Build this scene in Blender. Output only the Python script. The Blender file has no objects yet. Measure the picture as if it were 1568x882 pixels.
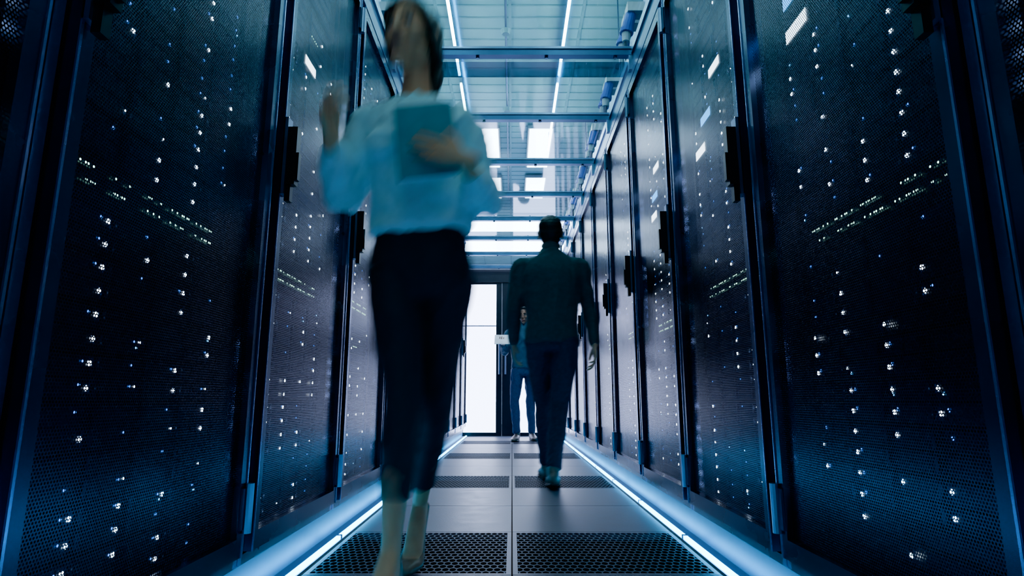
import bpy, bmesh, math, random
from mathutils import Vector, Matrix, noise
V = Vector
scene = bpy.context.scene
COL = scene.collection

# ------------------------------------------------------------------ materials
def new_mat(name):
    m = bpy.data.materials.new(name); m.use_nodes = True
    nt = m.node_tree
    for n in list(nt.nodes): nt.nodes.remove(n)
    out = nt.nodes.new('ShaderNodeOutputMaterial')
    return m, nt, out

def surf(name, col, rough=0.5, metal=0.0, nscale=8.0, var=0.12, bump=0.0, bscale=60.0, spec=0.5, sheen=0.0, sss=0.0, rvar=0.0):
    m, nt, out = new_mat(name)
    N, L = nt.nodes, nt.links
    b = N.new('ShaderNodeBsdfPrincipled')
    tc = N.new('ShaderNodeTexCoord')
    no = N.new('ShaderNodeTexNoise'); no.inputs['Scale'].default_value = nscale
    no.inputs['Detail'].default_value = 4
    L.new(tc.outputs['Object'], no.inputs['Vector'])
    r = N.new('ShaderNodeValToRGB')
    r.color_ramp.elements[0].position = 0.3; r.color_ramp.elements[1].position = 0.7
    r.color_ramp.elements[0].color = (*[c*(1-var) for c in col], 1)
    r.color_ramp.elements[1].color = (*[min(1, c*(1+var)) for c in col], 1)
    L.new(no.outputs['Fac'], r.inputs['Fac']); L.new(r.outputs['Color'], b.inputs['Base Color'])
    b.inputs['Roughness'].default_value = rough; b.inputs['Metallic'].default_value = metal
    b.inputs['Specular IOR Level'].default_value = spec
    if sheen: b.inputs['Sheen Weight'].default_value = sheen
    if sss:
        b.inputs['Subsurface Weight'].default_value = sss
        b.inputs['Subsurface Radius'].default_value = (0.02, 0.008, 0.004)
    if rvar:
        mr = N.new('ShaderNodeMapRange')
        mr.inputs['To Min'].default_value = rough-rvar; mr.inputs['To Max'].default_value = rough+rvar
        L.new(no.outputs['Fac'], mr.inputs['Value']); L.new(mr.outputs['Result'], b.inputs['Roughness'])
    if bump:
        n2 = N.new('ShaderNodeTexNoise'); n2.inputs['Scale'].default_value = bscale
        L.new(tc.outputs['Object'], n2.inputs['Vector'])
        bp = N.new('ShaderNodeBump'); bp.inputs['Strength'].default_value = bump; bp.inputs['Distance'].default_value = 0.01
        L.new(n2.outputs['Fac'], bp.inputs['Height']); L.new(bp.outputs['Normal'], b.inputs['Normal'])
    L.new(b.outputs[0], out.inputs[0])
    return m

def emis(name, col, strength, sample=True):
    m, nt, out = new_mat(name)
    e = nt.nodes.new('ShaderNodeEmission')
    e.inputs[0].default_value = (*col, 1); e.inputs[1].default_value = strength
    nt.links.new(e.outputs[0], out.inputs[0])
    if not sample:
        m.cycles.emission_sampling = 'NONE'
    return m

def perforated(name, col, rough, metal, au, av, pu, pv, rad, stretch=1.0, spec=0.5):
    """sheet metal with real see-through staggered holes; au/av = axes of the sheet"""
    m, nt, out = new_mat(name)
    N, L = nt.nodes, nt.links
    tc = N.new('ShaderNodeTexCoord'); sp = N.new('ShaderNodeSeparateXYZ')
    L.new(tc.outputs['Object'], sp.inputs[0])
    def M(op, a, b=None, c=None):
        n = N.new('ShaderNodeMath'); n.operation = op
        for i, v in enumerate((a, b, c)):
            if v is None: continue
            if isinstance(v, (int, float)): n.inputs[i].default_value = v
            else: L.new(v, n.inputs[i])
        return n.outputs[0]
    U = sp.outputs['XYZ'.index(au)]; W = sp.outputs['XYZ'.index(av)]
    u = M('DIVIDE', U, pu); v = M('DIVIDE', W, pv)
    row = M('FLOOR', v)
    off = M('MULTIPLY', M('FLOORED_MODULO', row, 2.0), 0.5)
    fu = M('SUBTRACT', M('FRACT', M('ADD', u, off)), 0.5)
    fv = M('SUBTRACT', M('FRACT', v), 0.5)
    du = M('MULTIPLY', fu, pu); dv = M('MULTIPLY', fv, pv/stretch)
    dist = M('SQRT', M('ADD', M('MULTIPLY', du, du), M('MULTIPLY', dv, dv)))
    hole = M('LESS_THAN', dist, rad)
    b = N.new('ShaderNodeBsdfPrincipled')
    b.inputs['Base Color'].default_value = (*col, 1)
    b.inputs['Roughness'].default_value = rough; b.inputs['Metallic'].default_value = metal
    b.inputs['Specular IOR Level'].default_value = spec
    t = N.new('ShaderNodeBsdfTransparent'); mx = N.new('ShaderNodeMixShader')
    L.new(hole, mx.inputs[0]); L.new(b.outputs[0], mx.inputs[1]); L.new(t.outputs[0], mx.inputs[2])
    L.new(mx.outputs[0], out.inputs[0])
    return m

def thin_glass(name, tint, refl_rough=0.02, refl=0.3):
    m, nt, out = new_mat(name)
    N, L = nt.nodes, nt.links
    t = N.new('ShaderNodeBsdfTransparent'); t.inputs[0].default_value = (*tint, 1)
    g = N.new('ShaderNodeBsdfGlossy'); g.inputs['Roughness'].default_value = refl_rough
    g.inputs[0].default_value = (0.8, 0.9, 1, 1)
    lw = N.new('ShaderNodeLayerWeight'); lw.inputs[0].default_value = 0.2
    mu = N.new('ShaderNodeMath'); mu.operation='MULTIPLY'; mu.inputs[1].default_value=refl
    L.new(lw.outputs['Fresnel'], mu.inputs[0])
    mx = N.new('ShaderNodeMixShader')
    L.new(mu.outputs[0], mx.inputs[0]); L.new(t.outputs[0], mx.inputs[1]); L.new(g.outputs[0], mx.inputs[2])
    L.new(mx.outputs[0], out.inputs[0])
    return m

M_frame = surf('rack_frame_metal', (0.042, 0.068, 0.135), 0.27, 0.8, 5, 0.15, rvar=0.04)
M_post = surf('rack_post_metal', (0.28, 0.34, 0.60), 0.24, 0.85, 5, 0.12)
M_shell = surf('rack_shell', (0.02, 0.024, 0.035), 0.5, 0.3)
M_perf = perforated('perforated_door_sheet', (0.040, 0.046, 0.090), 0.27, 0.9, 'Y', 'Z', 0.0062, 0.0054, 0.0020)
M_chassis = surf('server_chassis', (0.005, 0.008, 0.020), 0.45, 0.3)
M_bay = surf('drive_bay_plastic', (0.005, 0.014, 0.055), 0.4, 0.1, 30, 0.4)
M_hblack = surf('handle_black', (0.01, 0.011, 0.014), 0.35, 0.2)
M_chrome = surf('hinge_steel', (0.2, 0.27, 0.40), 0.3, 0.9)
E_w = emis('led_white', (0.8, 0.92, 1.0), 42, False)
E_b = emis('led_blue', (0.02, 0.20, 1.0), 7, False)
E_b2 = emis('led_cyan', (0.10, 0.5, 1.0), 18, False)
E_g = emis('led_green_white', (0.45, 1.0, 0.7), 13, False)
E_scr = emis('display_white', (0.72, 0.85, 1.0), 20, False)
E_scb = emis('display_blue', (0.03, 0.36, 1.0), 12, False)
E_strip = emis('led_strip_glow', (0.03, 0.47, 1.0), 46)
E_ceil = emis('tube_glow', (0.5, 0.92, 1.0), 70)
E_panel = emis('ceiling_panel_glow', (0.72, 0.82, 1.0), 30)
E_door = emis('door_glass_glow', (0.57, 0.66, 1.0), 17)  # glass itself emits, standing in for light from the room behind

# ------------------------------------------------------------------ mesh builder
class MB:
    def __init__(s): s.v=[]; s.f=[]; s.m=[]; s.mats=[]
    def mi(s, mat):
        if mat not in s.mats: s.mats.append(mat)
        return s.mats.index(mat)
    def box(s, x0,x1,y0,y1,z0,z1, mat):
        if x0>x1: x0,x1=x1,x0
        n=len(s.v)
        s.v += [(x0,y0,z0),(x1,y0,z0),(x1,y1,z0),(x0,y1,z0),(x0,y0,z1),(x1,y0,z1),(x1,y1,z1),(x0,y1,z1)]
        k=s.mi(mat)
        for q in ((0,3,2,1),(4,5,6,7),(0,1,5,4),(1,2,6,5),(2,3,7,6),(3,0,4,7)):
            s.f.append(tuple(n+i for i in q)); s.m.append(k)
    def quad(s, pts, mat):
        n=len(s.v); s.v += [tuple(p) for p in pts]; s.f.append(tuple(range(n,n+len(pts)))); s.m.append(s.mi(mat))
    def disc(s, x,y,z,r,mat,nseg=8, ry=None):
        s.quad([(x, y+(ry or r)*math.cos(a), z+r*math.sin(a)) for a in [i*2*math.pi/nseg for i in range(nseg)]], mat)
    def cyl(s, p0, p1, r0, r1, mat, n=12, caps=True):
        p0=V(p0); p1=V(p1); t=(p1-p0).normalized()
        a=t.orthogonal().normalized(); b=t.cross(a); i0=len(s.v); k=s.mi(mat)
        for p,r in ((p0,r0),(p1,r1)):
            for i in range(n):
                an=2*math.pi*i/n; s.v.append(tuple(p+a*r*math.cos(an)+b*r*math.sin(an)))
        for i in range(n):
            j=(i+1)%n; s.f.append((i0+i,i0+j,i0+n+j,i0+n+i)); s.m.append(k)
        if caps:
            s.f.append(tuple(i0+n-1-i for i in range(n))); s.m.append(k)
            s.f.append(tuple(i0+n+i for i in range(n))); s.m.append(k)
    def tube(s, pts, r, mat, n=8):
        for a,b in zip(pts[:-1],pts[1:]): s.cyl(a,b,r,r,mat,n)
    def obj(s, name, loc=(0,0,0), parent=None, bevel=0, smooth=False):
        me=bpy.data.meshes.new(name); me.from_pydata(s.v,[],s.f)
        for m in s.mats: me.materials.append(m)
        me.polygons.foreach_set('material_index', s.m)
        if smooth: me.polygons.foreach_set('use_smooth',[True]*len(s.f))
        me.update()
        o=bpy.data.objects.new(name,me); COL.objects.link(o); o.location=loc
        if parent: o.parent=parent
        if bevel:
            bv=o.modifiers.new('bevel','BEVEL'); bv.width=bevel; bv.segments=2; bv.limit_method='ANGLE'
        return o

# ------------------------------------------------------------------ racks
U = 0.0445
XF = 0.70           # door plane
RH = 2.36
def make_rack(s, y0, seed, idx):
    rnd = random.Random(seed)
    b = MB()
    def bx(u0,u1,ya,yb,za,zb,m): b.box(s*u0,s*u1,ya,yb,za,zb,m)
    # plinth, shell
    bx(0.03,1.05,0.003,0.797,0.0,0.11,M_shell)
    bx(0.045,1.05,0.003,0.028,0.11,RH,M_shell); bx(0.045,1.05,0.772,0.797,0.11,RH,M_shell)
    bx(0.045,1.05,0.028,0.772,RH-0.03,RH,M_shell); bx(1.02,1.05,0.028,0.772,0.11,RH-0.03,M_shell)
    bx(0.045,1.02,0.028,0.772,0.11,0.14,M_shell)
    # fixed front posts and rails
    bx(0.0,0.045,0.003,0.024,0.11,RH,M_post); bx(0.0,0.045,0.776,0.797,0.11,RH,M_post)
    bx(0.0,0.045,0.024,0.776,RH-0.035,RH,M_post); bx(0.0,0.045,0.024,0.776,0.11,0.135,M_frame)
    # door frame
    a,c=0.029,0.771
    bx(-0.022,0.012,a,a+0.034,0.142,RH-0.042,M_frame); bx(-0.022,0.012,c-0.034,c,0.142,RH-0.042,M_frame)
    bx(-0.022,0.012,a+0.034,c-0.034,0.142,0.19,M_frame); bx(-0.022,0.012,a+0.034,c-0.034,RH-0.09,RH-0.042,M_frame)
    # bright edge lip of the stile
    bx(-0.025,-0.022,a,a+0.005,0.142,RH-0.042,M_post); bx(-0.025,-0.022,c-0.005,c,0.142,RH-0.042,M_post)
    # perforated sheet
    x=s*-0.006
    b.quad([(x,a+0.034,0.19),(x,c-0.034,0.19),(x,c-0.034,RH-0.09),(x,a+0.034,RH-0.09)],M_perf)
    # swing handle
    hy=a+0.017
    bx(-0.034,-0.022,hy-0.017,hy+0.017,1.12,1.36,M_chrome)
    bx(-0.062,-0.034,hy-0.014,hy+0.014,1.15,1.33,M_hblack)
    bx(-0.050,-0.034,hy-0.010,hy+0.012,1.10,1.15,M_hblack)
    bx(-0.069,-0.062,hy-0.010,hy+0.010,1.165,1.25,M_hblack)
    # hinges
    for hz in (0.20,2.14):
        b.cyl((s*-0.032,c-0.004,hz),(s*-0.032,c-0.004,hz+0.12),0.011,0.011,M_chrome,10)
        bx(-0.028,-0.02,c-0.03,c-0.006,hz+0.01,hz+0.11,M_frame)
    # mounting rails
    bx(0.06,0.075,0.10,0.125,0.14,RH-0.03,M_chassis); bx(0.06,0.075,0.705,0.73,0.14,RH-0.03,M_chassis)
    # servers
    fx=0.072; L,R=0.128,0.702
    z=0.17; n=0
    cols=[0.27,0.40,0.545,0.68]
    sw_done=False
    def led(y,zz,r,m): b.disc(s*(fx-0.008),y,zz,r,m,8)
    act=[0.74,0.45,0.58,0.28] if rnd.random()<0.6 else [0.58,0.66,0.30,0.52]
    while z < RH-0.1:
        if not sw_done and z>=0.80:
            h=2*U; bx(fx,0.5,L,R,z+0.001,z+h-0.002,M_chassis)
            for rr in (0.028,0.058):
                y=L+0.02
                while y<R-0.04:
                    for k in range(4):
                        bx(fx-0.003,fx,y+k*0.021,y+k*0.021+0.015,z+rr-0.012,z+rr+0.004,M_hblack)
                        if rnd.random()<0.72: b.disc(s*(fx-0.006),y+k*0.021+0.005,z+rr+0.010,0.0034,E_g,6)
                        if rnd.random()<0.45: b.disc(s*(fx-0.006),y+k*0.021+0.013,z+rr+0.010,0.0028,E_g,6)
                    y+=0.105
            z+=h; sw_done=True; continue
        t=rnd.random()
        if t<0.08:
            bx(fx+0.01,0.2,L,R,z+0.001,z+U-0.001,M_chassis); z+=U; continue
        if t<0.72:   # 2U storage with bays
            h=2*U; bx(fx,0.6,L,R,z+0.001,z+h-0.002,M_chassis)
            for r in range(2):
                for k in range(4):
                    ya=L+0.012+k*0.139
                    bx(fx-0.007,fx,ya,ya+0.132,z+0.006+r*0.041,z+0.042+r*0.041,M_bay)
                    bx(fx-0.013,fx-0.007,ya+0.008,ya+0.016,z+0.010+r*0.041,z+0.038+r*0.041,M_frame)
                    if rnd.random()<0.45: led(ya+0.11,z+0.030+r*0.041,0.0036,E_b)
                    if rnd.random()<0.07: led(ya+0.118,z+0.018+r*0.041,0.0030,E_b2)
            for ci,cy in enumerate(cols):
                if rnd.random()<act[ci]:
                    for r in range(2):
                        if rnd.random()<0.85: led(cy,z+0.024+r*0.0445,0.0052,E_w)
                elif rnd.random()<0.25: led(cy+0.006,z+0.03,0.0030,E_w)
            z+=h
        else:
            for q in range(rnd.choice((1,2,3))):
                bx(fx,0.6,L,R,z+0.001,z+U-0.002,M_chassis)
                for k in range(2):
                    ya=L+0.03+k*0.26
                    bx(fx-0.006,fx,ya,ya+0.20,z+0.007,z+0.037,M_bay)
                for ci,cy in enumerate(cols):
                    if rnd.random()<act[ci]*0.7: led(cy,z+0.022,0.0052,E_w)
                if rnd.random()<0.6: led(L+0.02,z+0.02,0.0035,E_b2)
                if rnd.random()<0.12:
                    for k in range(5): led(L+0.30+k*0.016,z+0.033,0.0026,E_g)
                z+=U
    # little status displays
    if idx==1:
        disp=[(0.60,1.50,E_scr),(0.60,1.60,E_scb)] if s>0 else []
    elif idx==2:
        disp=[(0.40,1.75,E_scr)] + ([(0.52,1.61,E_scb),(0.60,1.50,E_scr)] if s>0 else [])
    elif idx==3:
        disp=[(0.50,1.72,E_scr),(0.55,1.58,E_scb),(0.58,1.48,E_scr)] if s>0 else []
    else:
        disp=[(0.5,1.6,E_scr)] if rnd.random()<0.25 else []
    for dy,dz,m in disp:
        bx(fx-0.02,fx,dy-0.07,dy+0.07,dz-0.027,dz+0.027,M_hblack)
        X=s*(fx-0.0215)
        b.quad([(X,dy-0.055,dz-0.018),(X,dy+0.055,dz-0.018),(X,dy+0.055,dz+0.018),(X,dy-0.055,dz+0.018)],m)
    return b.obj('server_rack',(s*XF,y0,0))

for k in range(-1,11):
    make_rack(-1, 0.8*k, 100+k, k)
    make_rack(+1, 0.8*k, 300+k, k)

# ------------------------------------------------------------------ floor
M_tile = surf('floor_tile_vinyl', (0.085, 0.10, 0.145), 0.42, 0.0, 14, 0.2, bump=0.05, bscale=90, rvar=0.08, spec=0.32)
M_ptile = perforated('perforated_floor_tile', (0.085, 0.10, 0.145), 0.55, 0.0, 'X', 'Y', 0.0235, 0.036, 0.0102, 1.62, spec=0.12)
M_side = surf('floor_side', (0.05, 0.055, 0.065), 0.5)
M_void = surf('underfloor_slab_shade', (0.004, 0.004, 0.005), 0.95, spec=0.1)  # slab coloured near black to paint in the shade of the void
fb=MB()
y=0.14-0.6*4
HW=0.648
k=-4
while y<8.9:
    y1=min(y+0.6,8.95)
    for (xa,xb) in ((-HW,0),(0,HW)):
        g=0.0024
        if k%3==0:
            e=0.016
            X0,X1,Y0,Y1=xa+g,xb-g,y+g,y1-g
            fb.box(X0,X0+e,Y0,Y1,-0.03,0,M_tile); fb.box(X1-e,X1,Y0,Y1,-0.03,0,M_tile)
            fb.box(X0+e,X1-e,Y0,Y0+e,-0.03,0,M_tile); fb.box(X0+e,X1-e,Y1-e,Y1,-0.03,0,M_tile)
            fb.quad([(X0+e,Y0+e,0),(X1-e,Y0+e,0),(X1-e,Y1-e,0),(X0+e,Y1-e,0)],M_ptile)
        else:
            fb.box(xa+g,xb-g,y+g,y1-g,-0.03,0,M_tile)
    y=y1; k+=1
fb.box(-2.4,-HW,-2.3,13.2,-0.04,0,M_side); fb.box(HW,2.4,-2.3,13.2,-0.04,0,M_side)
fb.box(-HW,HW,8.95,13.2,-0.04,0,M_side)
fb.box(-2.4,2.4,-2.3,13.2,-0.34,-0.3,M_void)
fb.obj('floor')

# LED strips along the plinths
M_chan = surf('strip_channel_alu', (0.035,0.11,0.20), 0.4, 0.5)
for s,nm in ((-1,'left'),(1,'right')):
    b=MB()
    xa=s*0.652; xb=s*0.728
    b.box(xa,xb,-0.8,8.8,0.0,0.006,M_chan)
    b.box(s*0.720,s*0.728,-0.8,8.8,0.006,0.105,M_chan)
    for k in range(-1,11):
        b.box(s*0.657,s*0.672,0.8*k+0.010,0.8*k+0.790,0.006,0.017,E_strip)
        b.box(s*0.655,s*0.676,0.8*k-0.008,0.8*k+0.008,0.006,0.019,M_chan)
    b.obj('led_strip_light')

# ------------------------------------------------------------------ room shell
M_wall = surf('painted_wall', (0.32,0.38,0.45), 0.7)
M_ceil = surf('ceiling_metal_panel', (0.46,0.76,0.82), 0.55, 0.0, 3, 0.08)
M_rib = surf('ceiling_rib', (0.34,0.58,0.64), 0.5, 0.1)
for nm,args in (('wall_left',(-2.5,-2.4,-2.4,13.3)),('wall_right',(2.4,2.5,-2.4,13.3)),('wall_back',(-2.4,2.4,-2.4,-2.3)),('wall_front',(-2.4,2.4,13.2,13.3))):
    b=MB(); b.box(*args,-0.34,3.6,M_wall); b.obj(nm)
b=MB(); b.box(-2.5,2.5,-2.4,13.3,3.6,3.7,M_ceil)
yy=-2.0
while yy<13:
    b.box(-2.4,2.4,yy,yy+0.015,3.594,3.6,M_rib); yy+=0.15
for xx in (-1.8,-1.2,-0.62,-0.03,0.56,1.2,1.8): b.box(xx,xx+0.025,-2.3,13.2,3.590,3.6,M_rib)
b.obj('ceiling')

# linear ceiling lamps
for X in (-0.47,0.42):
    b=MB()
    for k in range(-1,4):
        ya=0.1+k*1.62
        b.box(X-0.011,X+0.011,ya,ya+1.5,3.40,3.412,M_wall)
        b.box(X-0.010,X+0.010,ya+0.02,ya+1.48,3.380,3.40,E_ceil)
        for dy in (0.2,1.3): b.cyl((X,ya+dy,3.412),(X,ya+dy,3.6),0.004,0.004,M_chrome,6)
    b.obj('linear_ceiling_light')
for (xa,xb,ya,yb) in ((-0.46,-0.16,6.2,7.3),(0.20,0.46,6.2,7.3),(-0.46,-0.16,7.7,8.5),(0.20,0.46,7.7,8.5),(-1.2,1.2,9.6,10.3),(-1.2,1.2,11.0,11.8)):
    b=MB()
    b.box(xa-0.02,xb+0.02,ya-0.02,yb+0.02,3.54,3.577,M_wall)
    b.box(xa,xb,ya,yb,3.53,3.54,E_panel)
    b.obj('ceiling_light_panel')
# sprinkler pipe / detectors
b=MB()
b.cyl((-0.05,0,3.52),(-0.05,8.5,3.52),0.010,0.010,M_chrome,10)
for yy in (1.5,3.1,4.3,5.6): 
    b.cyl((-0.05,yy,3.46),(-0.05,yy,3.6),0.008,0.008,M_chrome,8); b.cyl((-0.05,yy,3.44),(-0.05,yy,3.475),0.03,0.045,M_rib,14)
b.obj('sprinkler_pipe')

# ------------------------------------------------------------------ aisle containment roof
M_alu = surf('roof_frame_alu', (0.07,0.15,0.28), 0.35, 0.8)
M_alu2 = surf('roof_rail_alu', (0.22,0.33,0.5), 0.3, 0.85)
M_glass = thin_glass('roof_glass', (0.80,0.96,0.99), 0.05, 0.22)
M_glassb = thin_glass('roof_glass_blue_film', (0.10,0.24,0.36), 0.05, 0.3)
b=MB()
for s in (-1,1):
    b.box(s*0.69,s*0.73,-0.8,8.85,RH+0.002,RH+0.04,M_alu)
    b.box(s*0.69,s*0.72,-0.8,8.85,2.50,2.545,M_alu2)
    b.box(s*0.70,s*0.712,-0.8,8.85,RH+0.04,2.50,M_alu)
    for k in range(0,12): b.box(s*0.675,s*0.70,0.8*k-0.11,0.8*k-0.07,RH+0.04,2.54,M_alu2)
for k in range(0,12):
    yb=0.8*k-0.09
    b.box(-0.69,0.69,yb-0.022,yb+0.022,2.49,2.535,M_alu)
    b.box(-0.69,0.69,yb-0.03,yb-0.022,2.525,2.54,M_alu2)
    for xx in (-0.6,-0.2,0.2,0.6):
        b.cyl((xx,yb,2.478),(xx,yb,2.49),0.010,0.010,M_chrome,8)
b.quad([(-0.69,3.17,2.495),(0.69,3.17,2.495),(0.69,3.34,2.495),(-0.69,3.34,2.495)],M_glassb)
for k in range(0,11):
    z=2.515
    b.quad([(-0.69,0.8*k-0.065,z),(0.69,0.8*k-0.065,z),(0.69,0.8*k+0.685,z),(-0.69,0.8*k+0.685,z)],M_glass)
b.obj('aisle_containment_roof')

# cable trays with blue/white sockets above racks
M_blue = surf('socket_blue', (0.03,0.12,0.55), 0.4)
M_white = surf('socket_white', (0.65,0.7,0.75), 0.45)
M_cable = surf('cable_grey', (0.06,0.07,0.09), 0.5)
for s in (-1,1):
    b=MB()
    for X in (0.80,1.08): b.box(s*X,s*(X+0.012),-0.8,8.8,2.86,2.92,M_alu2)
    yy=-0.7
    while yy<8.8: b.box(s*0.80,s*1.09,yy,yy+0.02,2.87,2.885,M_alu); yy+=0.25
    for yy in (0.0,2.0,4.0,6.0,8.0):
        b.cyl((s*0.806,yy,2.92),(s*0.806,yy,3.6),0.005,0.005,M_chrome,6); b.cyl((s*1.086,yy,2.92),(s*1.086,yy,3.6),0.005,0.005,M_chrome,6)
    for k in range(-1,11):
        for j,dy in enumerate((0.02,0.14)):
            y=0.8*k+dy
            b.box(s*0.70,s*0.83,y-0.045,y+0.045,2.84,2.90,M_white)
            b.cyl((s*0.725,y,2.84),(s*0.70,y,2.74),0.034,0.036,M_blue,14)
            b.cyl((s*0.70,y,2.74),(s*0.695,y,2.715),0.042,0.042,M_blue,14)
            b.cyl((s*0.695,y,2.715),(s*0.69,y,2.66),0.028,0.022,M_white,12)
            pts=[V((s*(0.69+0.16*t*t),y+0.05*math.sin(t*3),2.66-0.24*math.sin(t*1.7))) for t in [i/8 for i in range(9)]]
            b.tube(pts,0.012,M_white if j else M_cable,8)
    for j in range(5):
        pts=[V((s*(0.85+0.04*j+0.01*math.sin(i*0.7+j)),-0.8+i*0.4,2.90+0.008*math.sin(i+j*2))) for i in range(25)]
        b.tube(pts,0.011,(M_cable,M_blue,M_cable,M_white,M_cable)[j],6)
    b.obj('cable_tray',smooth=False)

# ------------------------------------------------------------------ end wall with doors
M_dframe = surf('door_frame_dark', (0.018,0.022,0.032), 0.4, 0.4)
b=MB()
b.box(-2.4,-0.78,8.86,8.94,0,2.5,M_wall); b.box(0.78,2.4,8.86,8.94,0,2.5,M_wall)
b.box(-0.78,0.78,8.86,8.94,2.46,2.5,M_dframe)
b.obj('wall_end')
b=MB()
b.box(-0.78,-0.745,8.84,8.95,0,2.46,M_dframe); b.box(0.745,0.78,8.84,8.95,0,2.46,M_dframe)
b.box(-0.745,0.745,8.84,8.95,2.30,2.46,M_dframe)
b.obj('trim_1')
def door(xa,xb,fl,fr,hb,name):
    b=MB()
    b.box(xa,xa+fl,8.87,8.92,0.004,2.295,M_dframe); b.box(xb-fr,xb,8.87,8.92,0.004,2.295,M_dframe)
    b.box(xa+fl,xb-fr,8.87,8.92,0.004,0.055,M_dframe); b.box(xa+fl,xb-fr,8.87,8.92,2.27,2.295,M_dframe)
    b.box(xa+fl,xb-fr,8.89,8.905,0.055,2.27,E_door)
    b.box(xa+fl,xb-fr,8.865,8.885,1.62,1.635,M_chrome)
    b.cyl((hb,8.82,0.9),(hb,8.82,1.4),0.012,0.012,M_chrome,10)
    for z in (0.95,1.35): b.cyl((hb,8.82,z),(hb,8.88,z),0.008,0.008,M_chrome,8)
    b.obj(name)
door(-0.74,-0.155,0.02,0.085,-0.19,'door_1')
door(-0.15,0.74,0.17,0.02,-0.10,'door_2')

# ------------------------------------------------------------------ PEOPLE
def parent_to(o, emp):
    o.parent=emp; o.matrix_parent_inverse=Matrix.Translation(-emp.location)

def catmull(pts, sub):
    if len(pts)<3 or sub<2: return [list(p) for p in pts]
    P=[pts[0]]+list(pts)+[pts[-1]]; out=[]
    for i in range(1,len(P)-2):
        p0,p1,p2,p3=P[i-1],P[i],P[i+1],P[i+2]
        for j in range(sub):
            t=j/sub; r=[]
            for a,b_,c,d in zip(p0,p1,p2,p3):
                r.append(0.5*((2*b_)+(-a+c)*t+(2*a-5*b_+4*c-d)*t*t+(-a+3*b_-3*c+d)*t**3))
            out.append(r)
    out.append(list(P[-2])); return out

class Part:
    def __init__(s): s.v=[]; s.f=[]
    def tube(s, pts, side=(1,0,0), sub=3, n=18, dome=True):
        """pts: (x,y,z,a,b) a=half width along side, b=half depth"""
        P=catmull([tuple(p) for p in pts],sub)
        C=[V(p[:3]) for p in P]
        T=[]
        for i in range(len(C)):
            t=(C[min(i+1,len(C)-1)]-C[max(i-1,0)]); T.append(t.normalized() if t.length>1e-9 else V((0,0,1)))
        side=V(side)
        def ring(c,t,a,b_):
            sd=(side-t*t.dot(side))
            if sd.length<1e-4: sd=t.orthogonal()
            sd.normalize(); fr=t.cross(sd)
            return [c+sd*a*math.cos(2*math.pi*k/n)+fr*b_*math.sin(2*math.pi*k/n) for k in range(n)]
        seq=[]
        a0,b0=P[0][3],P[0][4]; a1,b1=P[-1][3],P[-1][4]
        if dome:
            for al in (80,55,28):
                al=math.radians(al); m=min(a0,b0)*(dome if dome is not True else 1); seq.append((C[0]-T[0]*m*math.sin(al),T[0],a0*math.cos(al),b0*math.cos(al)))
        for i in range(len(C)): seq.append((C[i],T[i],max(1e-4,P[i][3]),max(1e-4,P[i][4])))
        if dome:
            for al in (28,55,80):
                al=math.radians(al); m=min(a1,b1)*(dome if dome is not True else 1); seq.append((C[-1]+T[-1]*m*math.sin(al),T[-1],a1*math.cos(al),b1*math.cos(al)))
        i0=len(s.v)
        for q in seq: s.v+=ring(*q)
        for r in range(len(seq)-1):
            for k in range(n):
                j=(k+1)%n; s.f.append((i0+r*n+k,i0+r*n+j,i0+(r+1)*n+j,i0+(r+1)*n+k))
        s.f.append(tuple(i0+n-1-k for k in range(n)))
        e=i0+(len(seq)-1)*n; s.f.append(tuple(e+k for k in range(n)))
    def ell(s, c, r, rot=None, n=18, m=10):
        c=V(c); i0=len(s.v); R=rot or Matrix.Identity(3)
        for i in range(1,m):
            th=math.pi*i/m
            for k in range(n):
                ph=2*math.pi*k/n
                s.v.append(c+R@V((r[0]*math.sin(th)*math.cos(ph), r[1]*math.sin(th)*math.sin(ph), -r[2]*math.cos(th))))
        for i in range(m-2):
            for k in range(n):
                j=(k+1)%n; s.f.append((i0+i*n+k,i0+i*n+j,i0+(i+1)*n+j,i0+(i+1)*n+k))
        s.f.append(tuple(i0+n-1-k for k in range(n))); e=i0+(m-2)*n; s.f.append(tuple(e+k for k in range(n)))
    def xform(s, M, start=0):
        for i in range(start,len(s.v)): s.v[i]=M@V(s.v[i])
    def done(s, name, mat, emp, voxel=0.008, smooth=4, disp=None, zmin=None):
        me=bpy.data.meshes.new(name); me.from_pydata([tuple(v) for v in s.v],[],s.f); me.update()
        o=bpy.data.objects.new(name,me); COL.objects.link(o)
        if voxel:
            r=o.modifiers.new('r','REMESH'); r.mode='VOXEL'; r.voxel_size=voxel; r.adaptivity=0
            if smooth:
                sm=o.modifiers.new('s','SMOOTH'); sm.factor=0.5; sm.iterations=smooth
            dg=bpy.context.evaluated_depsgraph_get()
            nm=bpy.data.meshes.new_from_object(o.evaluated_get(dg)); o.modifiers.clear(); o.data=nm; bpy.data.meshes.remove(me); me=nm
            me.name=name
        if disp or zmin is not None:
            nrm=[v.normal.copy() for v in me.vertices]
            for v,nn in zip(me.vertices,nrm):
                if disp: v.co=v.co+nn*disp(v.co)
                if zmin is not None and v.co.z<zmin: v.co.z=zmin
        me.polygons.foreach_set('use_smooth',[True]*len(me.polygons))
        me.materials.clear(); me.materials.append(mat); me.update()
        parent_to(o,emp); return o

def cloth_disp(amp, f=9.0, st=(1,1,0.45), seed=0.0):
    def fn(p):
        q=V((p.x*f*st[0]+seed,p.y*f*st[1],p.z*f*st[2]))
        w=noise.noise_vector(q*0.7)*0.8
        a=noise.noise(q+w); rid=1-abs(noise.noise(q*1.9+w*1.5))*2
        return amp*(0.6*a+0.5*rid-0.3)
    return fn

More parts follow.
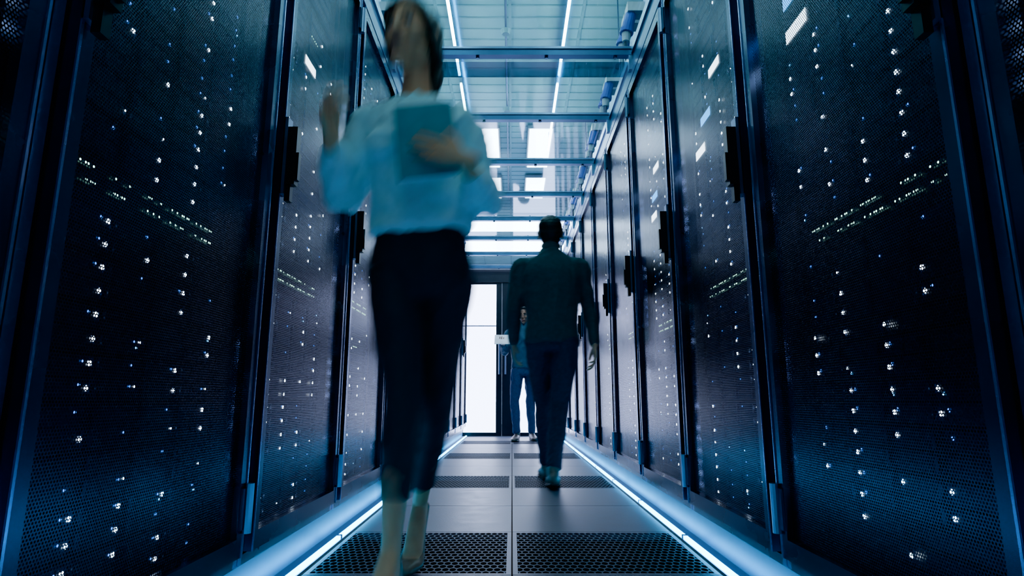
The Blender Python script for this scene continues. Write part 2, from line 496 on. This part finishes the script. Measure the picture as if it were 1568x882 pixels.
def add_hand(part, wrist, d, nrm, thumb, k=1.0, curl=(0.3,0.35,0.3), tcurl=0.3):
    w=V(wrist); d=V(d).normalized(); nrm=V(nrm); nrm=(nrm-d*d.dot(nrm)).normalized()
    t=V(thumb); t=(t-d*d.dot(t)-nrm*nrm.dot(t)).normalized()
    def P(a,b_,c): return w+d*a*k+t*b_*k+nrm*c*k
    part.tube([(*P(-0.03,0,0),0.026*k,0.020*k),(*P(0.0,0,0),0.027*k,0.019*k),(*P(0.035,0.002,0),0.036*k,0.015*k),(*P(0.070,0,0),0.039*k,0.013*k),(*P(0.085,0,0),0.036*k,0.010*k)],side=t,sub=3)
    base=[(0.086,0.029,0.038,0.023,0.019,0.0084),(0.090,0.010,0.042,0.026,0.020,0.0086),(0.086,-0.010,0.039,0.024,0.019,0.0082),(0.079,-0.029,0.030,0.019,0.016,0.0073)]
    for fi,(a,b_,l1,l2,l3,r) in enumerate(base):
        p=P(a-0.012,b_,0); ang=0.0; pts=[(*p,r*k*1.05,r*k*1.05)]
        p=P(a,b_,0); pts.append((*p,r*k*1.05,r*k))
        sp=(b_/0.03)*0.10
        for li,(l,c) in enumerate(zip((l1,l2,l3),curl)):
            ang+=c*(1+0.12*fi)
            dd=(d*math.cos(ang)+nrm*math.sin(ang)+t*sp*math.cos(ang)).normalized()
            p=p+dd*l*k; rr=r*k*(0.93-0.09*li); pts.append((*p,rr,rr))
        part.tube(pts,side=t,sub=2,n=10)
    p=P(0.018,0.020,0.004); pts=[(*p,0.013*k,0.012*k)]
    ang=0.9
    for l,rr,c in ((0.032,0.0115,0),(0.028,0.0100,-0.25),(0.022,0.0088,-0.25)):
        ang+=c
        dd=(d*math.cos(ang)+t*math.sin(ang)+nrm*tcurl).normalized()
        p=p+dd*l*k; pts.append((*p,rr*k,rr*k))
    part.tube(pts,side=t,sub=2,n=10)

def build_head(emp, c, yaw, pitch, skin, hair, lipm, style, k=1.0, neck_to=None, roll=0.0):
    """c = head centre; local face is -Y"""
    R=Matrix.Translation(V(c))@Matrix.Rotation(yaw,4,'Z')@Matrix.Rotation(pitch,4,'X')@Matrix.Rotation(roll,4,'Y')@Matrix.Scale(k,4)
    out=[]
    h=Part()
    h.ell((0,0.014,0.032),(0.074,0.094,0.082))
    h.tube([(0,-0.012,0.05,0.066,0.072),(0,-0.018,0.0,0.066,0.070),(0,-0.022,-0.045,0.056,0.060),(0,-0.030,-0.080,0.041,0.046),(0,-0.040,-0.098,0.024,0.032)],sub=3)
    h.ell((0,-0.070,-0.098),(0.019,0.015,0.013))
    for s in (-1,1):
        h.ell((s*0.030,-0.080,0.027),(0.026,0.009,0.006))
        h.ell((s*0.041,-0.058,-0.024),(0.023,0.024,0.022))
        h.ell((s*0.075,0.006,0.000),(0.008,0.018,0.030),Matrix.Rotation(s*0.3,3,'Z'))
        h.ell((s*0.078,0.012,0.012),(0.009,0.014,0.016))
        h.ell((s*0.010,-0.096,-0.028),(0.008,0.009,0.007))
        h.ell((s*0.050,-0.012,-0.070),(0.014,0.03,0.018))
    h.tube([(0,-0.086,0.022,0.007,0.008),(0,-0.094,0.0,0.008,0.010),(0,-0.103,-0.024,0.010,0.011)],sub=2)
    h.ell((0,-0.080,-0.058),(0.026,0.012,0.016))
    h.xform(R)
    if neck_to is not None:
        nt=V(neck_to); top=R@V((0,0.018,-0.02)); midp=(nt+top)/2; q=0.86 if style=='long' else 1.0
        h.tube([(*nt,0.066*k*q,0.058*k*q),(*(nt+(top-nt)*0.3),0.054*k*q,0.054*k*q),(*midp,0.051*k*q,0.053*k*q),(*top,0.052*k*q,0.055*k*q)],sub=3)
    out.append(h.done('head',skin,emp,0.0042,3))
    lp=Part(); lp.tube([(-0.022,-0.084,-0.060,0.002,0.002),(-0.009,-0.0935,-0.0575,0.004,0.004),(0,-0.0945,-0.059,0.004,0.0038),(0.009,-0.0935,-0.0575,0.004,0.004),(0.022,-0.084,-0.060,0.002,0.002)],side=(0,1,0),sub=3,n=10)
    lp.tube([(-0.020,-0.084,-0.0625,0.002,0.002),(0,-0.0925,-0.067,0.005,0.0048),(0.020,-0.084,-0.0625,0.002,0.002)],side=(0,1,0),sub=4,n=10)
    lp.xform(R); out.append(lp.done('lips',lipm,emp,0))
    for s in (-1,1):
        e=Part(); e.ell((s*0.030,-0.0765,0.006),(0.0130,0.0100,0.0070)); e.xform(R); out.append(e.done('eye',M_eye,emp,0))
        e=Part(); e.ell((s*0.030,-0.0858,0.006),(0.0055,0.002,0.0055)); e.xform(R); out.append(e.done('iris',M_iris,emp,0))
        e=Part(); e.tube([(s*0.016,-0.0800,0.0125,0.002,0.003),(s*0.030,-0.0855,0.0150,0.002,0.003),(s*0.044,-0.0765,0.0110,0.002,0.003)],side=(0,0,1),sub=3,n=8); e.xform(R); out.append(e.done('eyelid',hair,emp,0))
        e=Part(); e.tube([(s*0.013,-0.089,0.026,0.003,0.002),(s*0.030,-0.0915,0.031,0.0035,0.0025),(s*0.047,-0.079,0.027,0.002,0.0015)],side=(0,0,1),sub=3,n=8); e.xform(R); out.append(e.done('eyebrow',hair,emp,0))
    g=Part()
    if style=='short':
        g.ell((0,0.024,0.050),(0.080,0.093,0.076))
        g.ell((0,0.052,0.008),(0.074,0.062,0.062))
        g.tube([(0,0.062,0.0,0.066,0.04),(0,0.056,-0.045,0.055,0.035),(0,0.048,-0.066,0.045,0.025)],sub=3)
        g.tube([(-0.05,-0.048,0.092,0.022,0.018),(0,-0.062,0.098,0.024,0.022),(0.05,-0.048,0.092,0.022,0.018)],side=(0,1,0),sub=3)
        for s in (-1,1): g.ell((s*0.072,-0.012,0.028),(0.009,0.022,0.03))
        dsp=lambda p:0.0035*noise.noise(V((p.x*90,p.y*90,p.z*30)))
    else:
        g.ell((0,0.026,0.046),(0.082,0.096,0.080))
        g.ell((0,0.052,-0.01),(0.076,0.060,0.075))
        g.tube([(0.01,-0.058,0.100,0.02,0.014),(-0.045,-0.062,0.078,0.02,0.014),(-0.072,-0.040,0.036,0.016,0.012),(-0.080,-0.014,-0.02,0.014,0.012),(-0.080,0.005,-0.07,0.012,0.010)],side=(0,1,0),sub=4)
        g.tube([(0.01,-0.058,0.100,0.02,0.014),(0.052,-0.058,0.076,0.02,0.014),(0.075,-0.036,0.030,0.018,0.013),(0.084,-0.008,-0.03,0.020,0.015),(0.090,0.008,-0.08,0.020,0.016),(0.09,0.02,-0.115,0.012,0.010)],side=(0,1,0),sub=4)
        g.tube([(0,0.085,0.02,0.05,0.03),(0.01,0.098,-0.06,0.05,0.030),(0.02,0.09,-0.12,0.04,0.026),(0.02,0.085,-0.16,0.025,0.016)],sub=4)
        dsp=lambda p:0.004*noise.noise(V((p.x*110,p.y*110,p.z*16)))
    g.xform(R); out.append(g.done('hair',hair,emp,0.0045,3,dsp))
    return out

def shoe_flat(emp, ank, fd, mat, solem, lift=0.0, pitch=0.0):
    fd=V(fd).normalized(); sd=fd.cross(V((0,0,1))); a=V(ank)
    p=Part(); base=V((a.x,a.y,0))
    def Q(f,z): 
        return base+fd*f+V((0,0,z+lift+max(0,(0.12-f))*pitch))
    p.tube([(*Q(-0.050,0.045),0.030,0.040),(*Q(0.0,0.05),0.036,0.045),(*Q(0.06,0.048),0.038,0.042),(*Q(0.12,0.036),0.047,0.031),(*Q(0.175,0.028),0.042,0.024),(*Q(0.205,0.025),0.026,0.016)],side=sd,sub=3)
    p.tube([(*Q(-0.02,0.05),0.036,0.045),(a.x,a.y,a.z,0.038,0.044),(a.x,a.y,a.z+0.03,0.037,0.042)],side=sd,sub=2)
    p.done('shoe',mat,emp,0.005,3,zmin=0.008)
    q=Part()
    q.tube([(*Q(-0.062,0.010),0.030,0.0095),(*Q(0.0,0.010),0.037,0.0095),(*Q(0.06,0.010),0.038,0.0095),(*Q(0.12,0.010),0.050,0.0095),(*Q(0.18,0.010),0.045,0.0095),(*Q(0.215,0.011),0.026,0.008)],side=sd,sub=3)
    q.done('shoe_sole',solem,emp,0.004,1,zmin=0.0008)

M_eye=surf('eye_white',(0.45,0.45,0.45),0.25); M_iris=surf('iris_brown',(0.03,0.015,0.01),0.1)
M_skin=surf('skin_light',(0.90,0.36,0.19),0.5,0,25,0.08,sss=0.12)
M_skin2=surf('skin_tan',(0.50,0.25,0.16),0.5,0,25,0.08,sss=0.1)
M_lip=surf('lip',(0.50,0.14,0.12),0.4)
M_hairw=surf('hair_dark_brown',(0.040,0.02,0.014),0.38,0,60,0.4,bump=0.3,bscale=160)
M_hairm=surf('hair_black',(0.012,0.010,0.010),0.5,0,60,0.4,bump=0.3,bscale=160)
M_blouse=surf('blouse_pale_cyan',(0.58,0.84,0.87),0.7,0,40,0.05,bump=0.1,bscale=300,sheen=0.2)
M_trw=surf('trousers_black_navy',(0.008,0.018,0.030),0.75,0,40,0.1,bump=0.1,bscale=300)
M_sweater=surf('sweater_dark_teal',(0.011,0.050,0.062),0.85,0,40,0.15,bump=0.3,bscale=260,sheen=0.08)
M_jeans=surf('jeans_navy',(0.009,0.026,0.06),0.8,0,60,0.2,bump=0.2,bscale=260)
M_jeans2=surf('jeans_blue',(0.02,0.07,0.18),0.8,0,60,0.2,bump=0.2,bscale=260)
M_shirt3=surf('shirt_blue',(0.03,0.10,0.17),0.8,0,40,0.1)
M_shoe=surf('shoe_brown_leather',(0.18,0.12,0.095),0.4)
M_sole=surf('shoe_sole_rubber',(0.03,0.025,0.02),0.7)
M_heel=surf('pump_nude_leather',(0.30,0.15,0.10),0.3)
M_tab=surf('folder_teal',(0.03,0.25,0.31),0.45,0,20,0.1)
M_paper=surf('paper_white',(0.85,0.87,0.9),0.7)

# ---------- woman walking toward the camera
emp=bpy.data.objects.new('walking_woman',None); COL.objects.link(emp); emp.location=(-0.30,1.8,0)
womp=emp
WX=-0.305
p=Part()
p.tube([(-0.282,1.760,1.045,0.168,0.130),(-0.284,1.758,1.065,0.166,0.129),(-0.29,1.75,1.12,0.155,0.120),(-0.297,1.742,1.20,0.150,0.116),(-0.302,1.735,1.29,0.158,0.118),(WX,1.735,1.37,0.166,0.108),(WX,1.738,1.42,0.146,0.088),(WX,1.742,1.450,0.092,0.068),(WX,1.742,1.472,0.062,0.055)],sub=3,dome=0.25)
for s in (-1,1): p.ell((WX+s*0.070,1.658,1.285),(0.062,0.050,0.060))
RS=(-0.455,1.745,1.395); RE=(-0.525,1.770,1.150); RW=(-0.525,1.590,1.275)
LS=(-0.155,1.745,1.395); LE=(-0.085,1.775,1.150); LW=(-0.115,1.575,1.165)
def lerp(a,b_,t): return tuple(x+(y-x)*t for x,y in zip(a,b_))
for S,E,W in ((RS,RE,RW),(LS,LE,LW)):
    p.tube([(*lerp((WX,1.742,1.41),S,0.55),0.055,0.055),(*S,0.058,0.058),(*lerp(S,E,0.5),0.056,0.060),(*E,0.055,0.057),(*lerp(E,W,0.30),0.053,0.056),(*lerp(E,W,0.62),0.050,0.051),(*lerp(E,W,0.80),0.037,0.037)],side=(1,0,0),sub=3)
p.done('blouse',M_blouse,emp,0.007,4,cloth_disp(0.018,11,(1,1,0.6)))
c=Part()
c.tube([(WX-0.050,1.70,1.455,0.010,0.018),(WX-0.055,1.745,1.472,0.009,0.020),(WX,1.795,1.482,0.009,0.020),(WX+0.055,1.745,1.472,0.009,0.020),(WX+0.050,1.70,1.455,0.010,0.018),(WX+0.01,1.655,1.41,0.007,0.012)],side=(1,0,0),sub=4,n=12)
c.tube([(WX-0.050,1.70,1.455,0.010,0.018),(WX-0.01,1.655,1.41,0.007,0.012)],sub=1,n=12)
c.done('collar',M_blouse,emp,0.004,2)
t=Part()
t.tube([(-0.282,1.760,1.075,0.132,0.098),(-0.282,1.763,1.03,0.142,0.108),(-0.282,1.768,0.96,0.156,0.118),(-0.282,1.775,0.89,0.162,0.122),(-0.282,1.775,0.84,0.145,0.112)],sub=3,dome=0.3)
hipR=(-0.360,1.765,0.90); kR=(-0.305,1.665,0.515); aR=(-0.312,1.615,0.155)
hipL=(-0.203,1.780,0.90); kL=(-0.235,1.830,0.520); aL=(-0.310,2.085,0.215)
t.tube([(*hipR,0.086,0.102),(*lerp(hipR,kR,0.35),0.078,0.088),(*lerp(hipR,kR,0.75),0.060,0.068),(*kR,0.054,0.060),(*lerp(kR,aR,0.3),0.052,0.058),(*lerp(kR,aR,0.66),0.043,0.047)],sub=3,dome=0.3)
t.tube([(*hipL,0.086,0.102),(*lerp(hipL,kL,0.35),0.078,0.088),(*lerp(hipL,kL,0.75),0.061,0.068),(*kL,0.055,0.060),(*lerp(kL,aL,0.3),0.053,0.058),(*lerp(kL,aL,0.85),0.043,0.046)],sub=3,dome=0.3)
t.done('trousers',M_trw,emp,0.007,4,cloth_disp(0.011,9,(1,1,0.5),3))
def woman_foot(kn,an,heel,ball,toe,h0):
    f=Part()
    f.tube([(*lerp(kn,an,0.55),0.038,0.042),(*lerp(kn,an,0.85),0.028,0.032),(*an,0.026,0.032),(an[0],an[1]-0.01,an[2]-0.03,0.026,0.034)],sub=3)
    f.tube([(heel[0],heel[1]-0.012,heel[2]+0.02,0.024,0.026),(*lerp(heel,ball,0.45),0.028,0.028),(*ball,0.036,0.018),(*toe,0.024,0.010)],sub=3)
    f.tube([(an[0],an[1]+0.004,an[2]-0.005,0.024,0.03),(*lerp(an,ball,0.5),0.030,0.024),(*ball,0.03,0.014)],sub=3)
    o1=f.done('foot',M_skin,emp,0.0045,3,zmin=0.004)
    q=Part()
    q.tube([(heel[0],heel[1]+0.006,heel[2]+0.018,0.027,0.020),(heel[0],heel[1],heel[2],0.027,0.022),(*lerp(heel,ball,0.5),0.030,0.015),(ball[0],ball[1],ball[2]-0.002,0.041,0.018),(ball[0]*0.4+toe[0]*0.6,ball[1]*0.4+toe[1]*0.6,toe[2]+0.005,0.037,0.019),(toe[0],toe[1]-0.014,toe[2]+0.001,0.018,0.013)],sub=3)
    q.tube([(heel[0],heel[1]+0.004,heel[2]-0.005,0.016,0.018),(heel[0],heel[1]+0.010,(heel[2]+h0)/2,0.008,0.009),(heel[0],heel[1]+0.010,h0+0.005,0.006,0.006)],sub=3,n=12)
    o2=q.done('pump_shoe',M_heel,emp,0.004,2,zmin=0.0008)
    return [o1,o2]
ff=woman_foot(kR,aR,(-0.312,1.640,0.085),(-0.320,1.490,0.024),(-0.325,1.425,0.016),0.0)
bf=woman_foot(kL,(-0.314,2.105,0.185),(-0.314,2.150,0.150),(-0.318,1.985,0.030),(-0.320,1.925,0.016),0.055)
hnd=Part(); add_hand(hnd,RW,(0.05,-0.35,1),(0.9,-0.45,0),(-0.3,-1,0),0.90,(0.35,0.5,0.4))
hnd.tube([(*lerp(RE,RW,0.65),0.026,0.026),(*RW,0.022,0.021)],sub=1)
hR=hnd.done('hand_right',M_skin,emp,0.0028,2)
hnd=Part(); add_hand(hnd,(-0.135,1.520,1.180),(-1,-0.05,0.32),(0.05,1,0.1),(0.3,0,1),0.90,(0.10,0.2,0.2),0.15)
hnd.tube([(*lerp(LE,LW,0.62),0.028,0.028),(*LW,0.024,0.023),(-0.135,1.520,1.180,0.022,0.019)],sub=2)
hL=hnd.done('hand_left',M_skin,emp,0.0028,2)
fd=MB(); fd.box(-0.085,0.085,-0.008,0.008,-0.115,0.115,M_tab); fd.box(-0.078,0.078,-0.0045,0.0045,-0.117,0.118,M_paper)
fo=fd.obj('folder',bevel=0.003); fo.matrix_world=Matrix.Translation((-0.243,1.556,1.250))@Matrix.Rotation(-0.12,4,'Y')@Matrix.Rotation(-0.08,4,'X')
fo.parent=emp; fo.matrix_parent_inverse=Matrix.Translation(-emp.location)
wh=build_head(emp,(-0.318,1.705,1.668),math.radians(-22),math.radians(-2),M_skin,M_hairw,M_lip,'long',1.0,neck_to=(WX,1.748,1.455))

# ---------- men
def build_man(name, loc, hips, knees, anks, sh, el, wr, cy, zhem, shirt, pants, head, yaw, pitch, skin, hair, shoe, feet, hands, k=1.0, seed=0):
    emp=bpy.data.objects.new(name,None); COL.objects.link(emp); emp.location=loc
    X,Y=loc[0],loc[1]
    p=Part()
    p.tube([(X,Y,zhem-0.02,0.172,0.132),(X,Y,zhem,0.180,0.138),(X,Y,zhem+0.05,0.175,0.134),(X,Y,1.08,0.172,0.128),(X,Y+cy*0.3,1.22,0.192,0.130),(X,Y+cy*0.6,1.34,0.212,0.132),(X,Y+cy*0.8,1.41,0.205,0.112),(X,Y+cy,1.465,0.150,0.090),(X,Y+cy,1.50,0.095,0.072),(X,Y+cy,1.53,0.066,0.062)],sub=3,dome=0.3)
    for S,E,W in zip(sh,el,wr):
        cc=(X,Y+cy*0.8,1.455)
        p.tube([(*lerp(cc,S,0.35),0.052,0.056),(*lerp(cc,S,0.75),0.060,0.062),(*S,0.066,0.066),(*lerp(S,E,0.25),0.064,0.064),(*lerp(S,E,0.55),0.058,0.060),(*E,0.050,0.052),(*lerp(E,W,0.35),0.049,0.050),(*lerp(E,W,0.8),0.040,0.040),(*lerp(E,W,0.93),0.036,0.036)],sub=3)
    p.done('sweater',shirt,emp,0.008,9,cloth_disp(0.013,8,(1,1,0.55),seed))
    t=Part()
    t.tube([(X,Y,1.00,0.145,0.105),(X,Y,0.94,0.160,0.120),(X,Y,0.87,0.166,0.126)],sub=3,dome=0.3)
    for H,K,A in zip(hips,knees,anks):
        t.tube([(*H,0.092,0.105),(*lerp(H,K,0.4),0.085,0.092),(*lerp(H,K,0.8),0.068,0.072),(*K,0.062,0.066),(*lerp(K,A,0.35),0.060,0.064),(*lerp(K,A,0.8),0.050,0.054),(*lerp(K,A,0.97),0.052,0.057)],sub=3,dome=0.3)
    t.done('trousers',pants,emp,0.0075,4,cloth_disp(0.013,9,(1,1,0.6),seed+4))
    for A,(fdir,lift,pit) in zip(anks,feet): shoe_flat(emp,A,fdir,shoe,M_sole,lift,pit)
    for i,(W,E,(d,nrm,th,cu)) in enumerate(zip(wr,el,hands)):
        h=Part(); add_hand(h,W,d,nrm,th,1.02,cu)
        h.tube([(*lerp(E,W,0.75),0.028,0.028),(*W,0.026,0.022)],sub=1)
        h.done('hand',skin,emp,0.003,2)
    build_head(emp,head,yaw,pitch,skin,hair,M_lip,'short',k,neck_to=(X,Y+cy,1.50))
    c=Part(); c.tube([(X,Y+cy,1.505,0.070,0.066),(X,Y+cy,1.540,0.063,0.060)],sub=1); c.done('collar',shirt,emp,0.005,1)
    return emp

mx=0.262
man=build_man('walking_man',(mx,3.85,0),
  hips=[(mx-0.09,3.86,0.92),(mx+0.09,3.84,0.92)], knees=[(mx-0.055,4.03,0.52),(mx+0.045,3.86,0.50)],
  anks=[(mx-0.03,4.16,0.10),(mx-0.012,3.70,0.115)],
  sh=[(mx-0.20,3.88,1.405),(mx+0.20,3.88,1.405)], el=[(mx-0.245,3.86,1.13),(mx+0.255,3.90,1.13)],
  wr=[(mx-0.25,3.98,0.90),(mx+0.275,3.84,0.88)], cy=0.03, zhem=0.92, shirt=M_sweater, pants=M_jeans,
  head=(mx+0.005,3.93,1.648), yaw=math.radians(176), pitch=math.radians(-10), skin=M_skin2, hair=M_hairm, shoe=M_shoe,
  feet=[((-0.05,1,0),0,0),((0.05,1,0),0,0.12)],
  hands=[((0.02,0.35,-1),(1,0,0),(0,1,0),(0.3,0.4,0.35)),((0.03,-0.15,-1),(-1,0,0),(0,1,0),(0.3,0.4,0.35))],k=1.08,seed=1)

qx=0.165
man2=build_man('standing_man',(qx,7.95,0),
  hips=[(qx-0.09,7.95,0.92),(qx+0.09,7.95,0.92)], knees=[(qx-0.13,7.88,0.50),(qx+0.08,7.98,0.50)],
  anks=[(qx-0.10,7.90,0.10),(qx+0.10,8.05,0.10)],
  sh=[(qx-0.20,7.95,1.405),(qx+0.20,7.95,1.405)], el=[(qx-0.26,7.90,1.15),(qx+0.25,7.92,1.15)],
  wr=[(qx-0.28,7.69,1.24),(qx+0.12,7.72,1.20)], cy=-0.02, zhem=0.96, shirt=M_shirt3, pants=M_jeans2,
  head=(qx,7.91,1.655), yaw=math.radians(-15), pitch=math.radians(8), skin=M_skin2, hair=M_hairm, shoe=M_shoe,
  feet=[((-0.25,-1,0),0,0),((0.2,-1,0),0,0)],
  hands=[((-0.15,-1,0.2),(0.3,0,1),(-1,0,0.2),(0.35,0.5,0.4)),((-0.5,-1,0.2),(0,0,1),(1,0,0),(0.3,0.4,0.35))],k=1.02,seed=7)
pp=MB(); pp.box(-0.105,0.105,-0.148,0.148,-0.003,0.003,M_paper)
po=pp.obj('paper_document',bevel=0.001); po.matrix_world=Matrix.Translation((-0.12,7.55,1.29))@Matrix.Rotation(0.5,4,'X')
po.parent=man2; po.matrix_parent_inverse=Matrix.Translation(-man2.location)

# ---------- the people are moving while the shutter is open
def move(o, d):
    base=o.location.copy()
    for f,sg in ((0,-1),(2,1)):
        o.location=base+V(d)*sg; o.keyframe_insert('location',frame=f)
    o.location=base
    for fc in o.animation_data.action.fcurves:
        for kp in fc.keyframe_points: kp.interpolation='LINEAR'
        fc.extrapolation='LINEAR'
scene.frame_set(1)
scene.render.use_motion_blur=True; scene.render.motion_blur_shutter=0.5
move(womp,(0.055,-0.035,0.038))
for o in wh: move(o,(-0.028,0,0.046))
for o in ff: move(o,(-0.04,-0.08,0.03))
for o in bf: move(o,(-0.045,0.03,-0.026))
move(hR,(-0.05,0,0.045)); move(hL,(0.008,0,0.01))
move(man,(0.038,0.03,0.012))
move(man2,(-0.02,-0.02,0))
scene.frame_set(1)

# ------------------------------------------------------------------ world, camera
w=bpy.data.worlds.new('World'); scene.world=w; w.use_nodes=True
w.node_tree.nodes['Background'].inputs[0].default_value=(0.02,0.05,0.12,1)
w.node_tree.nodes['Background'].inputs[1].default_value=0.3
cam=bpy.data.cameras.new('Camera'); co=bpy.data.objects.new('Camera',cam); COL.objects.link(co)
cam.sensor_width=36; cam.lens=36*900/1568; cam.clip_start=0.02
co.location=(0,0,0.53); co.rotation_euler=(math.radians(90+10.75),0,0)
scene.camera=co
scene.view_settings.view_transform='AgX'
scene.view_settings.look='AgX - Punchy'
scene.view_settings.exposure=0.2
